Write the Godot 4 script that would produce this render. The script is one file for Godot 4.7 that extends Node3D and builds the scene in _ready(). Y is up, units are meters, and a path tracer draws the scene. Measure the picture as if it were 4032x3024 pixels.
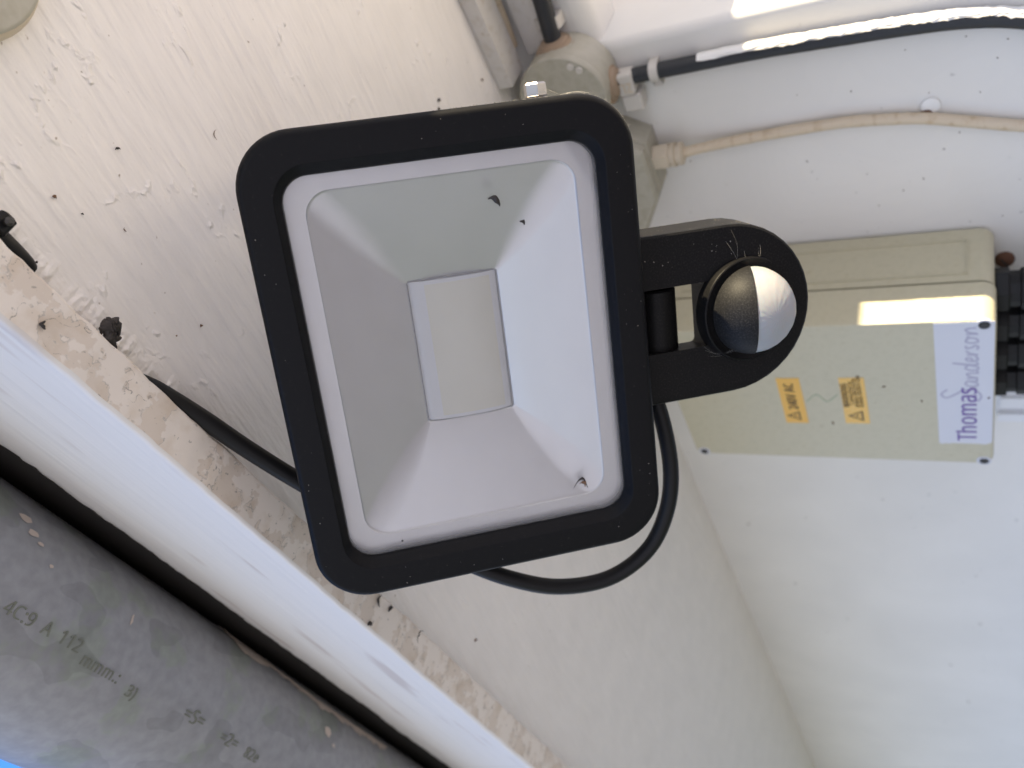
extends Node3D
# Looking up under the eaves of a white house: a black sensor floodlight hangs from the soffit.
# x runs along the wall, y is up, z points out of the wall. The camera stands 2.05 m above the ground.

const CY := 2.05            # height of the camera; builders below give heights relative to it
const SOFFIT := 0.385
const WALL := -0.688
const CORNER := -0.344      # where the wall ends and its side turns away
const EAVE := 0.285         # right-hand end of the roof

var M := {}
var used := {}

# ---------------------------------------------------------------- mesh builder
class Mb:
	var v := PackedVector3Array()
	func tri(a: Vector3, b: Vector3, c: Vector3) -> void:
		# a, b, c counter-clockwise seen from outside; stored clockwise as the engine wants
		if (b - a).cross(c - a).length_squared() < 1e-22:
			return
		v.append(a); v.append(c); v.append(b)
	func quad(a: Vector3, b: Vector3, c: Vector3, d: Vector3) -> void:
		tri(a, b, c); tri(a, c, d)
	func box(lo: Vector3, hi: Vector3) -> void:
		var p := func(i: int) -> Vector3: return Vector3(hi.x if i & 1 else lo.x, hi.y if i & 2 else lo.y, hi.z if i & 4 else lo.z)
		for f in [[4, 5, 7, 6], [1, 0, 2, 3], [5, 1, 3, 7], [0, 4, 6, 2], [6, 7, 3, 2], [0, 1, 5, 4]]:
			quad(p.call(f[0]), p.call(f[1]), p.call(f[2]), p.call(f[3]))
	func loft(rings: Array, cap_first := false, cap_last := false, closed := true) -> void:
		# rings counter-clockwise seen from the far (last) end
		for k in rings.size() - 1:
			var a: PackedVector3Array = rings[k]
			var b: PackedVector3Array = rings[k + 1]
			var n := a.size()
			for i in (n if closed else n - 1):
				var j := (i + 1) % n
				quad(a[i], a[j], b[j], b[i])
		if cap_first:
			fan(rings[0], true)
		if cap_last:
			fan(rings[-1], false)
	func fan(r: PackedVector3Array, flip: bool) -> void:
		var c := Vector3.ZERO
		for p in r:
			c += p
		c /= r.size()
		for i in r.size():
			var j := (i + 1) % r.size()
			if flip:
				tri(c, r[j], r[i])
			else:
				tri(c, r[i], r[j])
	func moved(t: Transform3D) -> Mb:
		for i in v.size():
			v[i] = t * v[i]
		return self
	func add(o: Mb) -> void:
		v.append_array(o.v)
	func mapped(uv: String, p: Vector3) -> Vector2:
		match uv:
			"soffit":   # u runs with the brush, about ten degrees off the wall
				return Vector2(-p.x * 0.985 + p.z * 0.174, -p.x * 0.174 - p.z * 0.985) / 0.62
			"fascia":
				return Vector2(p.x / 0.9, (p.y - p.z) / 0.30)
			"edge":
				return Vector2(p.x / 0.22, (p.z - p.y * 0.6) / 0.22)
		return Vector2(p.x, atan2(p.z, -p.y) * 0.0725) / 0.38
	func mesh(crease := 38.0, uv := "") -> ArrayMesh:
		var n := v.size()
		var fn := PackedVector3Array()
		fn.resize(n / 3)
		var at := {}
		for t in n / 3:
			fn[t] = (v[t * 3 + 2] - v[t * 3]).cross(v[t * 3 + 1] - v[t * 3])
		for i in n:
			var key := Vector3i((v[i] * 200000.0).round())
			if not at.has(key):
				at[key] = PackedInt32Array()
			at[key].append(i / 3)
		var nr := PackedVector3Array()
		nr.resize(n)
		var lim := cos(deg_to_rad(crease))
		for i in n:
			var me := fn[i / 3].normalized()
			var sum := Vector3.ZERO
			for t in at[Vector3i((v[i] * 200000.0).round())]:
				if fn[t].normalized().dot(me) >= lim:
					sum += fn[t]
			nr[i] = sum.normalized() if sum.length_squared() > 0.0 else me
		var arr := []
		arr.resize(Mesh.ARRAY_MAX)
		arr[Mesh.ARRAY_VERTEX] = v
		arr[Mesh.ARRAY_NORMAL] = nr
		if uv:
			var us := PackedVector2Array()
			us.resize(n)
			for i in n:
				us[i] = mapped(uv, v[i])
			arr[Mesh.ARRAY_TEX_UV] = us
		var m := ArrayMesh.new()
		m.add_surface_from_arrays(Mesh.PRIMITIVE_TRIANGLES, arr)
		return m

func rrect(hw: float, hh: float, r: float, z: float, seg := 8, cx := 0.0, cy := 0.0) -> PackedVector3Array:
	var out := PackedVector3Array()
	var s := [[1, -1, -PI / 2], [1, 1, 0.0], [-1, 1, PI / 2], [-1, -1, PI]]
	for c in s:
		for i in seg + 1:
			var a: float = c[2] + PI / 2 * i / seg
			out.append(Vector3(cx + c[0] * (hw - r) + r * cos(a), cy + c[1] * (hh - r) + r * sin(a), z))
	return out

func ring(r: float, z: float, seg := 32, cx := 0.0, cy := 0.0) -> PackedVector3Array:
	var out := PackedVector3Array()
	for i in seg:
		out.append(Vector3(cx + r * cos(TAU * i / seg), cy + r * sin(TAU * i / seg), z))
	return out

func lathe(profile: Array, seg := 32, cap_first := true, cap_last := true) -> Mb:
	# profile of [radius, z], z rising
	var b := Mb.new()
	var rings := []
	for p in profile:
		rings.append(ring(p[0], p[1], seg))
	b.loft(rings, cap_first, cap_last)
	return b

func bevel_box(hw: float, hh: float, z0: float, z1: float, r := 0.003, e := 0.001) -> Mb:
	var b := Mb.new()
	b.loft([rrect(hw - e, hh - e, r, z0, 4), rrect(hw, hh, r, z0 + e, 4), rrect(hw, hh, r, z1 - e, 4), rrect(hw - e, hh - e, maxf(r - e, 0.0002), z1, 4)], true, true)
	return b

func spline(pts: Array, per := 8) -> PackedVector3Array:
	var out := PackedVector3Array()
	for i in pts.size() - 1:
		var p0: Vector3 = pts[maxi(i - 1, 0)]
		var p1: Vector3 = pts[i]
		var p2: Vector3 = pts[i + 1]
		var p3: Vector3 = pts[mini(i + 2, pts.size() - 1)]
		for k in per:
			out.append(p1.cubic_interpolate(p2, p0, p3, float(k) / per))
	out.append(pts[-1])
	return out

func tube(path: PackedVector3Array, r: float, seg := 14, wob := 0.0, a0 := 0.0, a1 := TAU, ragged := 0.0) -> Mb:
	# a0..a1 limit the tube to a strip round it (angles from the side axis)
	var b := Mb.new()
	var rings := []
	var full := a1 - a0 > TAU - 0.01
	var side := Vector3.ZERO
	var nz := FastNoiseLite.new()
	nz.seed = int(path[0].x * 1000.0) + path.size()
	nz.frequency = 1.0
	for i in path.size():
		var t := (path[mini(i + 1, path.size() - 1)] - path[maxi(i - 1, 0)]).normalized()
		if side == Vector3.ZERO:
			side = t.cross(Vector3(0, 0, 1) if absf(t.z) < 0.9 else Vector3(1, 0, 0)).normalized()
		side = (side - t * side.dot(t)).normalized()
		var up := t.cross(side)
		var rr := r * (1.0 + wob * nz.get_noise_2d(i * 0.35, 3.0))
		var rg := PackedVector3Array()
		var e0 := a0 + ragged * nz.get_noise_2d(i * 0.45, 11.0)
		var e1 := a1 + ragged * nz.get_noise_2d(i * 0.45, 27.0)
		for k in (seg if full else seg + 1):
			var a := e0 + (e1 - e0) * k / seg
			rg.append(path[i] + (side * cos(a) + up * sin(a)) * rr)
		rings.append(rg)
	b.loft(rings, full, full, full)
	return b

# ---------------------------------------------------------------- scene helpers
func numbered(called: String) -> String:
	used[called] = used.get(called, 0) + 1
	return called if used[called] == 1 else "%s_%03d" % [called, used[called] - 1]

func part(parent: Node3D, called: String, shape: Mesh, m: Material, t := Transform3D.IDENTITY) -> MeshInstance3D:
	var o := MeshInstance3D.new()
	o.name = called
	o.mesh = shape
	o.material_override = m
	o.transform = t
	parent.add_child(o, true)
	return o

func thing(called: String, label: String, category: String, t: Transform3D, group := "") -> Node3D:
	var o := Node3D.new()
	o.name = numbered(called)
	o.transform = t
	add_child(o)
	o.set_meta("label", label)
	o.set_meta("category", category)
	if group:
		o.set_meta("group", group)
	return o

func single(called: String, shape: Mesh, m: Material, label: String, category: String, at: Vector3, group := "") -> MeshInstance3D:
	var o := MeshInstance3D.new()
	o.name = numbered(called)
	o.mesh = shape
	o.material_override = m
	o.position = at
	add_child(o)
	o.set_meta("label", label)
	o.set_meta("category", category)
	if group:
		o.set_meta("group", group)
	return o

func P(x: float, y: float, z: float) -> Vector3:
	return Vector3(x, y + CY, z)

func at(x: float, y: float, z: float) -> Transform3D:
	return Transform3D(Basis.IDENTITY, P(x, y, z))

func lettering(s: String, height: float, depth: float, serif := false, weight := 400, italic := false) -> TextMesh:
	var f := SystemFont.new()
	f.font_names = PackedStringArray(["Droid Serif" if serif else "Droid Sans"])
	f.font_weight = weight
	f.font_italic = italic
	var t := TextMesh.new()
	t.text = s
	t.font = f
	t.font_size = 64
	t.pixel_size = height / 46.0    # cap height of a 64 px face
	t.depth = depth
	t.curve_step = 4.0
	t.horizontal_alignment = HORIZONTAL_ALIGNMENT_LEFT
	t.vertical_alignment = VERTICAL_ALIGNMENT_BOTTOM
	return t

# ---------------------------------------------------------------- materials
func lin(r: float, g: float, b: float, a := 1.0) -> Color:
	var c := Color(r, g, b).linear_to_srgb()
	c.a = a
	return c

func mat(c: Color, rough: float, metal := 0.0, spec := 0.5) -> StandardMaterial3D:
	var m := StandardMaterial3D.new()
	m.albedo_color = c
	m.roughness = rough
	m.metallic = metal
	m.metallic_specular = spec
	return m

func noise(sd: int, freq: float, oct := 4, type := FastNoiseLite.TYPE_SIMPLEX_SMOOTH) -> FastNoiseLite:
	var n := FastNoiseLite.new()
	n.seed = sd
	n.frequency = freq
	n.noise_type = type
	n.fractal_octaves = oct
	return n

func bytes(n: FastNoiseLite, w: int, h: int, sw := 0, sh := 0) -> PackedByteArray:
	# tiling noise in 0..255, made small and stretched when sw, sh are given
	var im := n.get_seamless_image(sw if sw else w, sh if sh else h)
	if sw:
		im.resize(w, h, Image.INTERPOLATE_CUBIC)
	im.convert(Image.FORMAT_L8)
	return im.get_data()

func grey_texture(data: PackedByteArray, w: int, h: int) -> ImageTexture:
	return ImageTexture.create_from_image(Image.create_from_data(w, h, false, Image.FORMAT_L8, data))

func rgb_texture(data: PackedByteArray, w: int, h: int) -> ImageTexture:
	return ImageTexture.create_from_image(Image.create_from_data(w, h, false, Image.FORMAT_RGB8, data))

func tone_texture(sd: int, stops: Array, freq := 0.01, oct := 5, size := 512) -> ImageTexture:
	# stops: [[value, linear r, g, b], ...]
	var g := Gradient.new()
	g.offsets = PackedFloat32Array(stops.map(func(s): return s[0]))
	g.colors = PackedColorArray(stops.map(func(s): return Color(s[1], s[2], s[3]).linear_to_srgb()))
	var src := bytes(noise(sd, freq, oct), size, size)
	var lut := PackedByteArray()
	for i in 256:
		var c := g.sample(i / 255.0)
		lut.append(int(c.r * 255)); lut.append(int(c.g * 255)); lut.append(int(c.b * 255))
	var out := PackedByteArray()
	out.resize(size * size * 3)
	for i in size * size:
		var k := src[i] * 3
		out[i * 3] = lut[k]; out[i * 3 + 1] = lut[k + 1]; out[i * 3 + 2] = lut[k + 2]
	return rgb_texture(out, size, size)

func brushed_paint() -> void:
	# cream emulsion brushed along the soffit: long bristle ridges, lumps and crusts of old paint, fly specks
	var S := 1536
	var a := bytes(noise(11, 0.045, 3), S, S, 230, S)
	var b := bytes(noise(12, 0.020, 2), S, S, 420, S)
	var c := bytes(noise(13, 0.0055, 4), S, S)
	var d := bytes(noise(14, 0.045, 3), S, S)
	var g := bytes(noise(17, 0.11, 2), S, S)
	var rn := noise(18, 0.018, 3)
	rn.fractal_type = FastNoiseLite.FRACTAL_RIDGED
	var w := bytes(rn, S, S, 900, S)
	var hgt := PackedByteArray()
	hgt.resize(S * S)
	var col := PackedByteArray()
	col.resize(S * S * 3)
	for i in S * S:
		var streak := (a[i] - 128) * 0.22 + (b[i] - 128) * 0.12
		var crust := clampf((c[i] - 158) * 0.028, 0.0, 1.0) * clampf((w[i] - 172) * 0.016, 0.0, 1.0) * clampf((d[i] - 90) * 0.015, 0.0, 1.0)
		hgt[i] = clampi(int(70 + streak + crust * 72.0 + (g[i] - 128) * 0.03), 0, 255)
		var k := 1.0 + (c[i] - 128) * 0.00012 + (a[i] - 128) * 0.0001
		var dirt := clampf((d[i] - 218) * 0.06, 0.0, 1.0) * clampf((g[i] - 150) * 0.02, 0.0, 1.0)
		col[i * 3] = clampi(int(238 * k * (1.0 - 0.40 * dirt)), 0, 255)
		col[i * 3 + 1] = clampi(int(233 * k * (1.0 - 0.45 * dirt)), 0, 255)
		col[i * 3 + 2] = clampi(int(227 * k * (1.0 - 0.5 * dirt)), 0, 255)
	var m := mat(Color.WHITE, 0.55)
	m.albedo_texture = rgb_texture(col, S, S)
	m.heightmap_enabled = true
	m.heightmap_texture = grey_texture(hgt, S, S)
	m.heightmap_scale = 0.36
	M.soffit = m

func fascia_paint() -> void:
	# white gloss over timber: grain along the board, chips showing brown primer
	var W := 1024
	var H := 512
	var a := bytes(noise(21, 0.05, 3), W, H, 48, H)
	var b := bytes(noise(22, 0.02, 3), W, H, 128, H)
	var c := bytes(noise(23, 0.012, 4), W, H, 256, H)
	var hgt := PackedByteArray()
	hgt.resize(W * H)
	var col := PackedByteArray()
	col.resize(W * H * 3)
	for i in W * H:
		hgt[i] = clampi(int(128 + (a[i] - 128) * 0.5 + (b[i] - 128) * 0.6), 0, 255)
		var grime := clampf((c[i] - 172) * 0.025, 0.0, 1.0) * clampf((a[i] - 118) * 0.03, 0.0, 1.0)
		col[i * 3] = int(lerpf(229, 160, grime * 0.3))
		col[i * 3 + 1] = int(lerpf(225, 140, grime * 0.3))
		col[i * 3 + 2] = int(lerpf(220, 130, grime * 0.3))
	var m := mat(Color.WHITE, 0.62, 0.0, 0.35)
	m.albedo_texture = rgb_texture(col, W, H)
	m.heightmap_enabled = true
	m.heightmap_texture = grey_texture(hgt, W, H)
	m.heightmap_scale = 0.09
	M.fascia = m

func weathered_edge() -> void:
	# lower edge of the fascia board: flaking cream paint, bare brownish patches, fine cracks
	var S := 1024
	var a := bytes(noise(31, 0.0045, 6), S, S)
	var b := bytes(noise(32, 0.035, 4), S, S)
	var c := bytes(noise(33, 0.007, 3), S, S)
	var d := bytes(noise(34, 0.010, 5), S, S)
	var hgt := PackedByteArray()
	hgt.resize(S * S)
	var col := PackedByteArray()
	col.resize(S * S * 3)
	for i in S * S:
		var n := a[i] + (b[i] - 128) * 0.18
		var bare := clampf((n - 140) * 0.10, 0.0, 1.0)
		var rim := clampf(1.0 - absf(n - 140) * 0.18, 0.0, 1.0) * clampf((d[i] - 118) * 0.03, 0.0, 1.0)
		var crack := clampf(1.0 - absf(c[i] - 128) * 0.9, 0.0, 1.0) * clampf((d[i] - 128) * 0.05, 0.0, 1.0)
		var stain := clampf((d[i] - 130) * 0.012, 0.0, 1.0)
		var fleck := clampf((b[i] - 205) * 0.06, 0.0, 1.0)
		var r := lerpf(229, 216, bare) - 10.0 * stain
		var g := lerpf(219, 203, bare) - 13.0 * stain
		var bl := lerpf(207, 188, bare) - 17.0 * stain
		var k := (1.0 - 0.42 * crack) * (1.0 - 0.20 * fleck) * (1.0 - 0.20 * rim)
		col[i * 3] = clampi(int(r * k + 3.0), 0, 255)
		col[i * 3 + 1] = clampi(int(g * k + 4.0), 0, 255)
		col[i * 3 + 2] = clampi(int(bl * k + 6.0), 0, 255)
		hgt[i] = clampi(int(150 - bare * 40 - crack * 60 + (b[i] - 128) * 0.12), 0, 255)
	var m := mat(Color.WHITE, 0.8)
	m.albedo_texture = rgb_texture(col, S, S)
	m.heightmap_enabled = true
	m.heightmap_texture = grey_texture(hgt, S, S)
	m.heightmap_scale = 0.05
	M.edge = m

func gutter_plastic() -> void:
	# weathered grey uPVC: darker rain patches with an outline, faint green bloom, scratches
	var S := 1024
	var a := bytes(noise(41, 0.006, 3), S, S, 700, S)
	var b := bytes(noise(42, 0.03, 4), S, S)
	var c := bytes(noise(43, 0.005, 5), S, S)
	var col := PackedByteArray()
	col.resize(S * S * 3)
	for i in S * S:
		var wet := clampf((a[i] - 150) * 0.22, 0.0, 1.0) * 0.065
		var bloom := clampf((c[i] + (b[i] - 128) * 0.3 - 160) * 0.03, 0.0, 1.0)
		var k := (1.0 - wet) * (1.0 + (b[i] - 128) * 0.0005)
		col[i * 3] = int((151 - 7 * bloom) * k)
		col[i * 3 + 1] = int((151 - 3 * bloom) * k)
		col[i * 3 + 2] = int((154 - 12 * bloom) * k)
	var m := mat(Color.WHITE, 0.52)
	m.albedo_texture = rgb_texture(col, S, S)
	M.gutter = m

func wall_paint() -> void:
	var S := 1024
	var a := bytes(noise(51, 0.004, 3), S, S)
	var b := bytes(noise(52, 0.05, 3), S, S)
	var c := bytes(noise(53, 0.09, 2), S, S)
	var hgt := PackedByteArray()
	hgt.resize(S * S)
	var col := PackedByteArray()
	col.resize(S * S * 3)
	for i in S * S:
		var speck := clampf((b[i] - 226) * 0.10, 0.0, 1.0)
		var k := (1.0 + (a[i] - 128) * 0.00015) * (1.0 - 0.12 * speck)
		col[i * 3] = clampi(int(226 * k), 0, 255)
		col[i * 3 + 1] = clampi(int(224 * k), 0, 255)
		col[i * 3 + 2] = clampi(int(219 * k), 0, 255)
		hgt[i] = clampi(int(128 + (a[i] - 128) * 0.5 + (c[i] - 128) * 0.05), 0, 255)
	var m := mat(Color.WHITE, 0.6)
	m.albedo_texture = rgb_texture(col, S, S)
	m.heightmap_enabled = true
	m.heightmap_texture = grey_texture(hgt, S, S)
	m.heightmap_scale = 0.07
	m.uv1_triplanar = true
	m.uv1_world_triplanar = true
	m.uv1_scale = Vector3(1.1, 1.1, 1.1)
	M.wall = m

func triplanar(m: StandardMaterial3D, s: float) -> StandardMaterial3D:
	m.uv1_triplanar = true
	m.uv1_scale = Vector3(s, s, s)
	return m

func make_materials() -> void:
	brushed_paint()
	fascia_paint()
	weathered_edge()
	gutter_plastic()
	wall_paint()
	# black powder coat with a film of dust grains
	var dusty := tone_texture(61, [[0.0, 0.0052, 0.0052, 0.0060], [0.78, 0.0058, 0.0058, 0.0066], [0.9, 0.011, 0.0105, 0.0105], [1.0, 0.035, 0.033, 0.030]], 0.05, 4)
	M.black = triplanar(mat(Color.WHITE, 0.5, 0.0, 0.27), 9.0)
	M.black.albedo_texture = dusty
	M.sensor_black = triplanar(mat(Color.WHITE, 0.42, 0.0, 0.26), 14.0)
	M.sensor_black.albedo_texture = tone_texture(62, [[0.0, 0.0045, 0.0045, 0.005], [0.5, 0.006, 0.006, 0.0065], [0.75, 0.011, 0.0105, 0.010], [1.0, 0.032, 0.031, 0.029]], 0.09, 5)
	M.cap_black = triplanar(mat(Color.WHITE, 0.55, 0.0, 0.30), 30.0)
	M.cap_black.albedo_texture = tone_texture(63, [[0.0, 0.006, 0.006, 0.007], [0.5, 0.009, 0.009, 0.0095], [0.70, 0.018, 0.018, 0.018], [1.0, 0.10, 0.098, 0.095]], 0.06, 4)
	M.rubber = mat(lin(0.008, 0.008, 0.0085), 0.45, 0.0, 0.35)
	M.cable_black = mat(lin(0.020, 0.022, 0.026), 0.5)
	M.gasket = mat(lin(0.006, 0.006, 0.0075), 0.5)
	M.glass = mat(Color(1, 1, 1, 0.05), 0.02)
	M.glass.transparency = BaseMaterial3D.TRANSPARENCY_ALPHA
	M.reflector = mat(lin(0.44, 0.445, 0.45), 0.30, 1.0)
	M.reflector_rim = mat(lin(0.41, 0.405, 0.405), 0.42, 0.9)
	M.led_board = mat(lin(0.345, 0.348, 0.355), 0.2)
	M.phosphor = mat(lin(0.355, 0.342, 0.278), 0.22)
	M.dome = mat(lin(0.34, 0.35, 0.36), 0.42)
	M.dome.subsurf_scatter_enabled = true
	M.dome.subsurf_scatter_strength = 0.35
	M.dome.backlight_enabled = true
	M.dome.backlight = Color(0.35, 0.35, 0.36)
	M.steel = mat(lin(0.42, 0.40, 0.38), 0.34, 1.0)
	M.dark_metal = mat(lin(0.06, 0.058, 0.055), 0.45, 0.6)
	M.box = mat(lin(0.52, 0.485, 0.35), 0.42)
	M.box.albedo_texture = tone_texture(71, [[0.0, 0.92, 0.92, 0.9], [0.6, 1.0, 1.0, 1.0], [0.9, 0.94, 0.93, 0.9], [1.0, 0.7, 0.68, 0.62]], 0.02, 5)
	triplanar(M.box, 6.0)
	M.box_groove = mat(lin(0.16, 0.16, 0.14), 0.6)
	M.sticker_white = mat(lin(0.62, 0.63, 0.67), 0.5)
	M.sticker_yellow = mat(lin(0.76, 0.44, 0.07), 0.4)
	M.sticker_worn = mat(Color.WHITE, 0.42)
	M.sticker_worn.albedo_texture = tone_texture(72, [[0.0, 0.78, 0.46, 0.08], [0.62, 0.78, 0.48, 0.10], [0.78, 0.80, 0.62, 0.30], [1.0, 0.80, 0.74, 0.52]], 0.03, 5)
	triplanar(M.sticker_worn, 30.0)
	M.ink_black = mat(lin(0.03, 0.028, 0.025), 0.6)
	M.ink_brown = mat(lin(0.12, 0.08, 0.03), 0.6)
	M.ink_purple = mat(lin(0.17, 0.10, 0.33), 0.6)
	M.ink_faded = mat(lin(0.42, 0.41, 0.50), 0.6)
	M.ink_green = mat(lin(0.36, 0.44, 0.30), 0.7)
	M.jbox = mat(lin(0.43, 0.41, 0.34), 0.48)
	M.jbox.albedo_texture = tone_texture(73, [[0.0, 0.8, 0.78, 0.74], [0.5, 1.0, 1.0, 1.0], [1.0, 0.88, 0.86, 0.8]], 0.015, 5)
	triplanar(M.jbox, 7.0)
	M.grommet = mat(lin(0.36, 0.27, 0.19), 0.7)
	M.grommet_dark = mat(lin(0.14, 0.10, 0.07), 0.8)
	M.beige = mat(lin(0.60, 0.52, 0.40), 0.55)
	M.beige_cable = mat(lin(0.62, 0.53, 0.40), 0.6)
	M.beige_cable.albedo_texture = tone_texture(74, [[0.0, 1.0, 1.0, 1.0], [0.6, 1.0, 0.98, 0.95], [0.85, 0.8, 0.72, 0.62], [1.0, 0.45, 0.38, 0.3]], 0.02, 5)
	triplanar(M.beige_cable, 8.0)
	M.clip_white = mat(lin(0.60, 0.57, 0.52), 0.5)
	M.paint = mat(lin(0.80, 0.79, 0.76), 0.32)
	M.timber_white = mat(lin(0.62, 0.60, 0.57), 0.55)
	M.timber_white.albedo_texture = tone_texture(75, [[0.0, 0.86, 0.82, 0.76], [0.45, 1.0, 1.0, 1.0], [0.8, 1.0, 0.99, 0.97], [1.0, 0.7, 0.6, 0.5]], 0.02, 5)
	triplanar(M.timber_white, 6.0)
	M.pvc_white = mat(lin(0.74, 0.75, 0.77), 0.4)
	M.rust = mat(lin(0.10, 0.045, 0.025), 0.9)
	M.insect = mat(lin(0.026, 0.020, 0.017), 0.6)
	M.insect_brown = mat(lin(0.16, 0.085, 0.045), 0.7)
	M.dust = mat(lin(0.30, 0.28, 0.25), 0.9)
	M.web = mat(lin(0.40, 0.38, 0.34), 0.6)
	M.letter = mat(lin(0.19, 0.198, 0.16), 0.6)
	M.flake = mat(lin(0.62, 0.52, 0.45), 0.7)
	M.dirt = mat(lin(0.24, 0.20, 0.16), 0.9)
	M.gap_shade_timber = mat(lin(0.020, 0.016, 0.014), 0.85)  # near-black puts the shade behind the gutter into the timber colour
	M.roof = mat(lin(0.05, 0.045, 0.042), 0.9)
	M.ground = mat(Color.WHITE, 0.9)
	M.ground.albedo_texture = tone_texture(76, [[0.0, 0.52, 0.485, 0.455], [0.5, 0.60, 0.565, 0.535], [1.0, 0.66, 0.625, 0.595]], 0.02, 5)
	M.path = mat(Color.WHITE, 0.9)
	M.path.albedo_texture = tone_texture(77, [[0.0, 0.13, 0.11, 0.10], [0.5, 0.18, 0.155, 0.14], [1.0, 0.24, 0.21, 0.19]], 0.02, 5)  # darkened to stand in for shade on the ground near the wall
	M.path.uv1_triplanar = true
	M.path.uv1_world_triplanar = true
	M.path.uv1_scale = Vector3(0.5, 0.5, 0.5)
	M.unseen_lawn = mat(Color.WHITE, 1.0)
	M.unseen_lawn.albedo_texture = tone_texture(78, [[0.0, 0.09, 0.105, 0.05], [0.5, 0.14, 0.16, 0.085], [1.0, 0.20, 0.22, 0.12]], 0.05, 5)
	M.unseen_lawn.uv1_triplanar = true
	M.unseen_lawn.uv1_world_triplanar = true
	M.unseen_lawn.uv1_scale = Vector3(0.5, 0.5, 0.5)
	M.ground.uv1_triplanar = true
	M.ground.uv1_world_triplanar = true
	M.ground.uv1_scale = Vector3(0.4, 0.4, 0.4)

# ---------------------------------------------------------------- scene
func _ready() -> void:
	camera_and_light()
	make_materials()
	build_ground()
	build_house()
	build_gutter()
	build_floodlight()
	build_floodlight_cable()
	build_control_box()
	build_junction_boxes()
	build_wall_cables()
	build_wall_fixings()
	build_soffit_fittings()
	build_debris()

func camera_and_light() -> void:
	var cam := Camera3D.new()
	cam.name = "camera"
	cam.transform = Transform3D(Basis(Vector3(-0.38379, -0.871561, -0.3051), Vector3(0.630469, -0.005911, -0.776192), Vector3(0.674696, -0.490251, 0.551761)).orthonormalized(), P(0, 0, 0))
	cam.fov = rad_to_deg(2.0 * atan(1512.0 / 3210.0))
	cam.near = 0.01
	cam.far = 200.0
	var lens := CameraAttributesPhysical.new()
	lens.frustum_focal_length = 26.0
	lens.frustum_focus_distance = 0.43
	lens.exposure_aperture = 7.0
	lens.frustum_near = 0.01
	lens.frustum_far = 200.0
	cam.attributes = lens
	cam.fov = rad_to_deg(2.0 * atan(1512.0 / 3210.0))
	add_child(cam)
	cam.current = true

	var sky := ProceduralSkyMaterial.new()
	sky.sky_top_color = Color(0.15, 0.40, 0.70)
	sky.sky_horizon_color = Color(0.765, 0.79, 0.82)
	sky.sky_curve = 0.33
	sky.ground_bottom_color = Color(0.30, 0.27, 0.24)
	sky.ground_horizon_color = Color(0.60, 0.64, 0.68)
	var e := Environment.new()
	e.background_mode = Environment.BG_SKY
	e.sky = Sky.new()
	e.sky.sky_material = sky
	e.tonemap_mode = Environment.TONE_MAPPER_LINEAR
	e.tonemap_exposure = 2.85
	e.sdfgi_enabled = true
	e.ssao_enabled = true
	e.ssil_enabled = true
	var we := WorldEnvironment.new()
	we.name = "environment"
	we.environment = e
	add_child(we)

	var sun := DirectionalLight3D.new()
	sun.name = "sun"
	sun.light_energy = 1.6
	sun.light_color = Color(1.0, 0.92, 0.76)
	sun.light_angular_distance = 0.5
	sun.shadow_enabled = true
	add_child(sun)
	sun.look_at_from_position(Vector3.ZERO, Vector3(-1.0, -0.3325, 0.348), Vector3.UP)

func build_ground() -> void:
	var b := Mb.new()
	b.box(Vector3(-40, -0.1, -40), Vector3(40, 0, 40))
	var o := part(self, "ground", b.mesh(), M.ground)
	o.set_meta("kind", "structure")
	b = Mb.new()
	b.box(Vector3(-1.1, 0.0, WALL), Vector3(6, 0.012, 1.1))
	o = part(self, "path", b.mesh(), M.path)  # unseen strip, added dark to give the lamp reflector contrast
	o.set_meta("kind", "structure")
	b = Mb.new()
	b.box(Vector3(-30, 0.0, WALL), Vector3(-1.1, 0.008, 12))
	o = part(self, "unseen_lawn", b.mesh(), M.unseen_lawn)  # out of view, added to dim the bounce onto the far soffit
	o.set_meta("kind", "structure")

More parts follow.
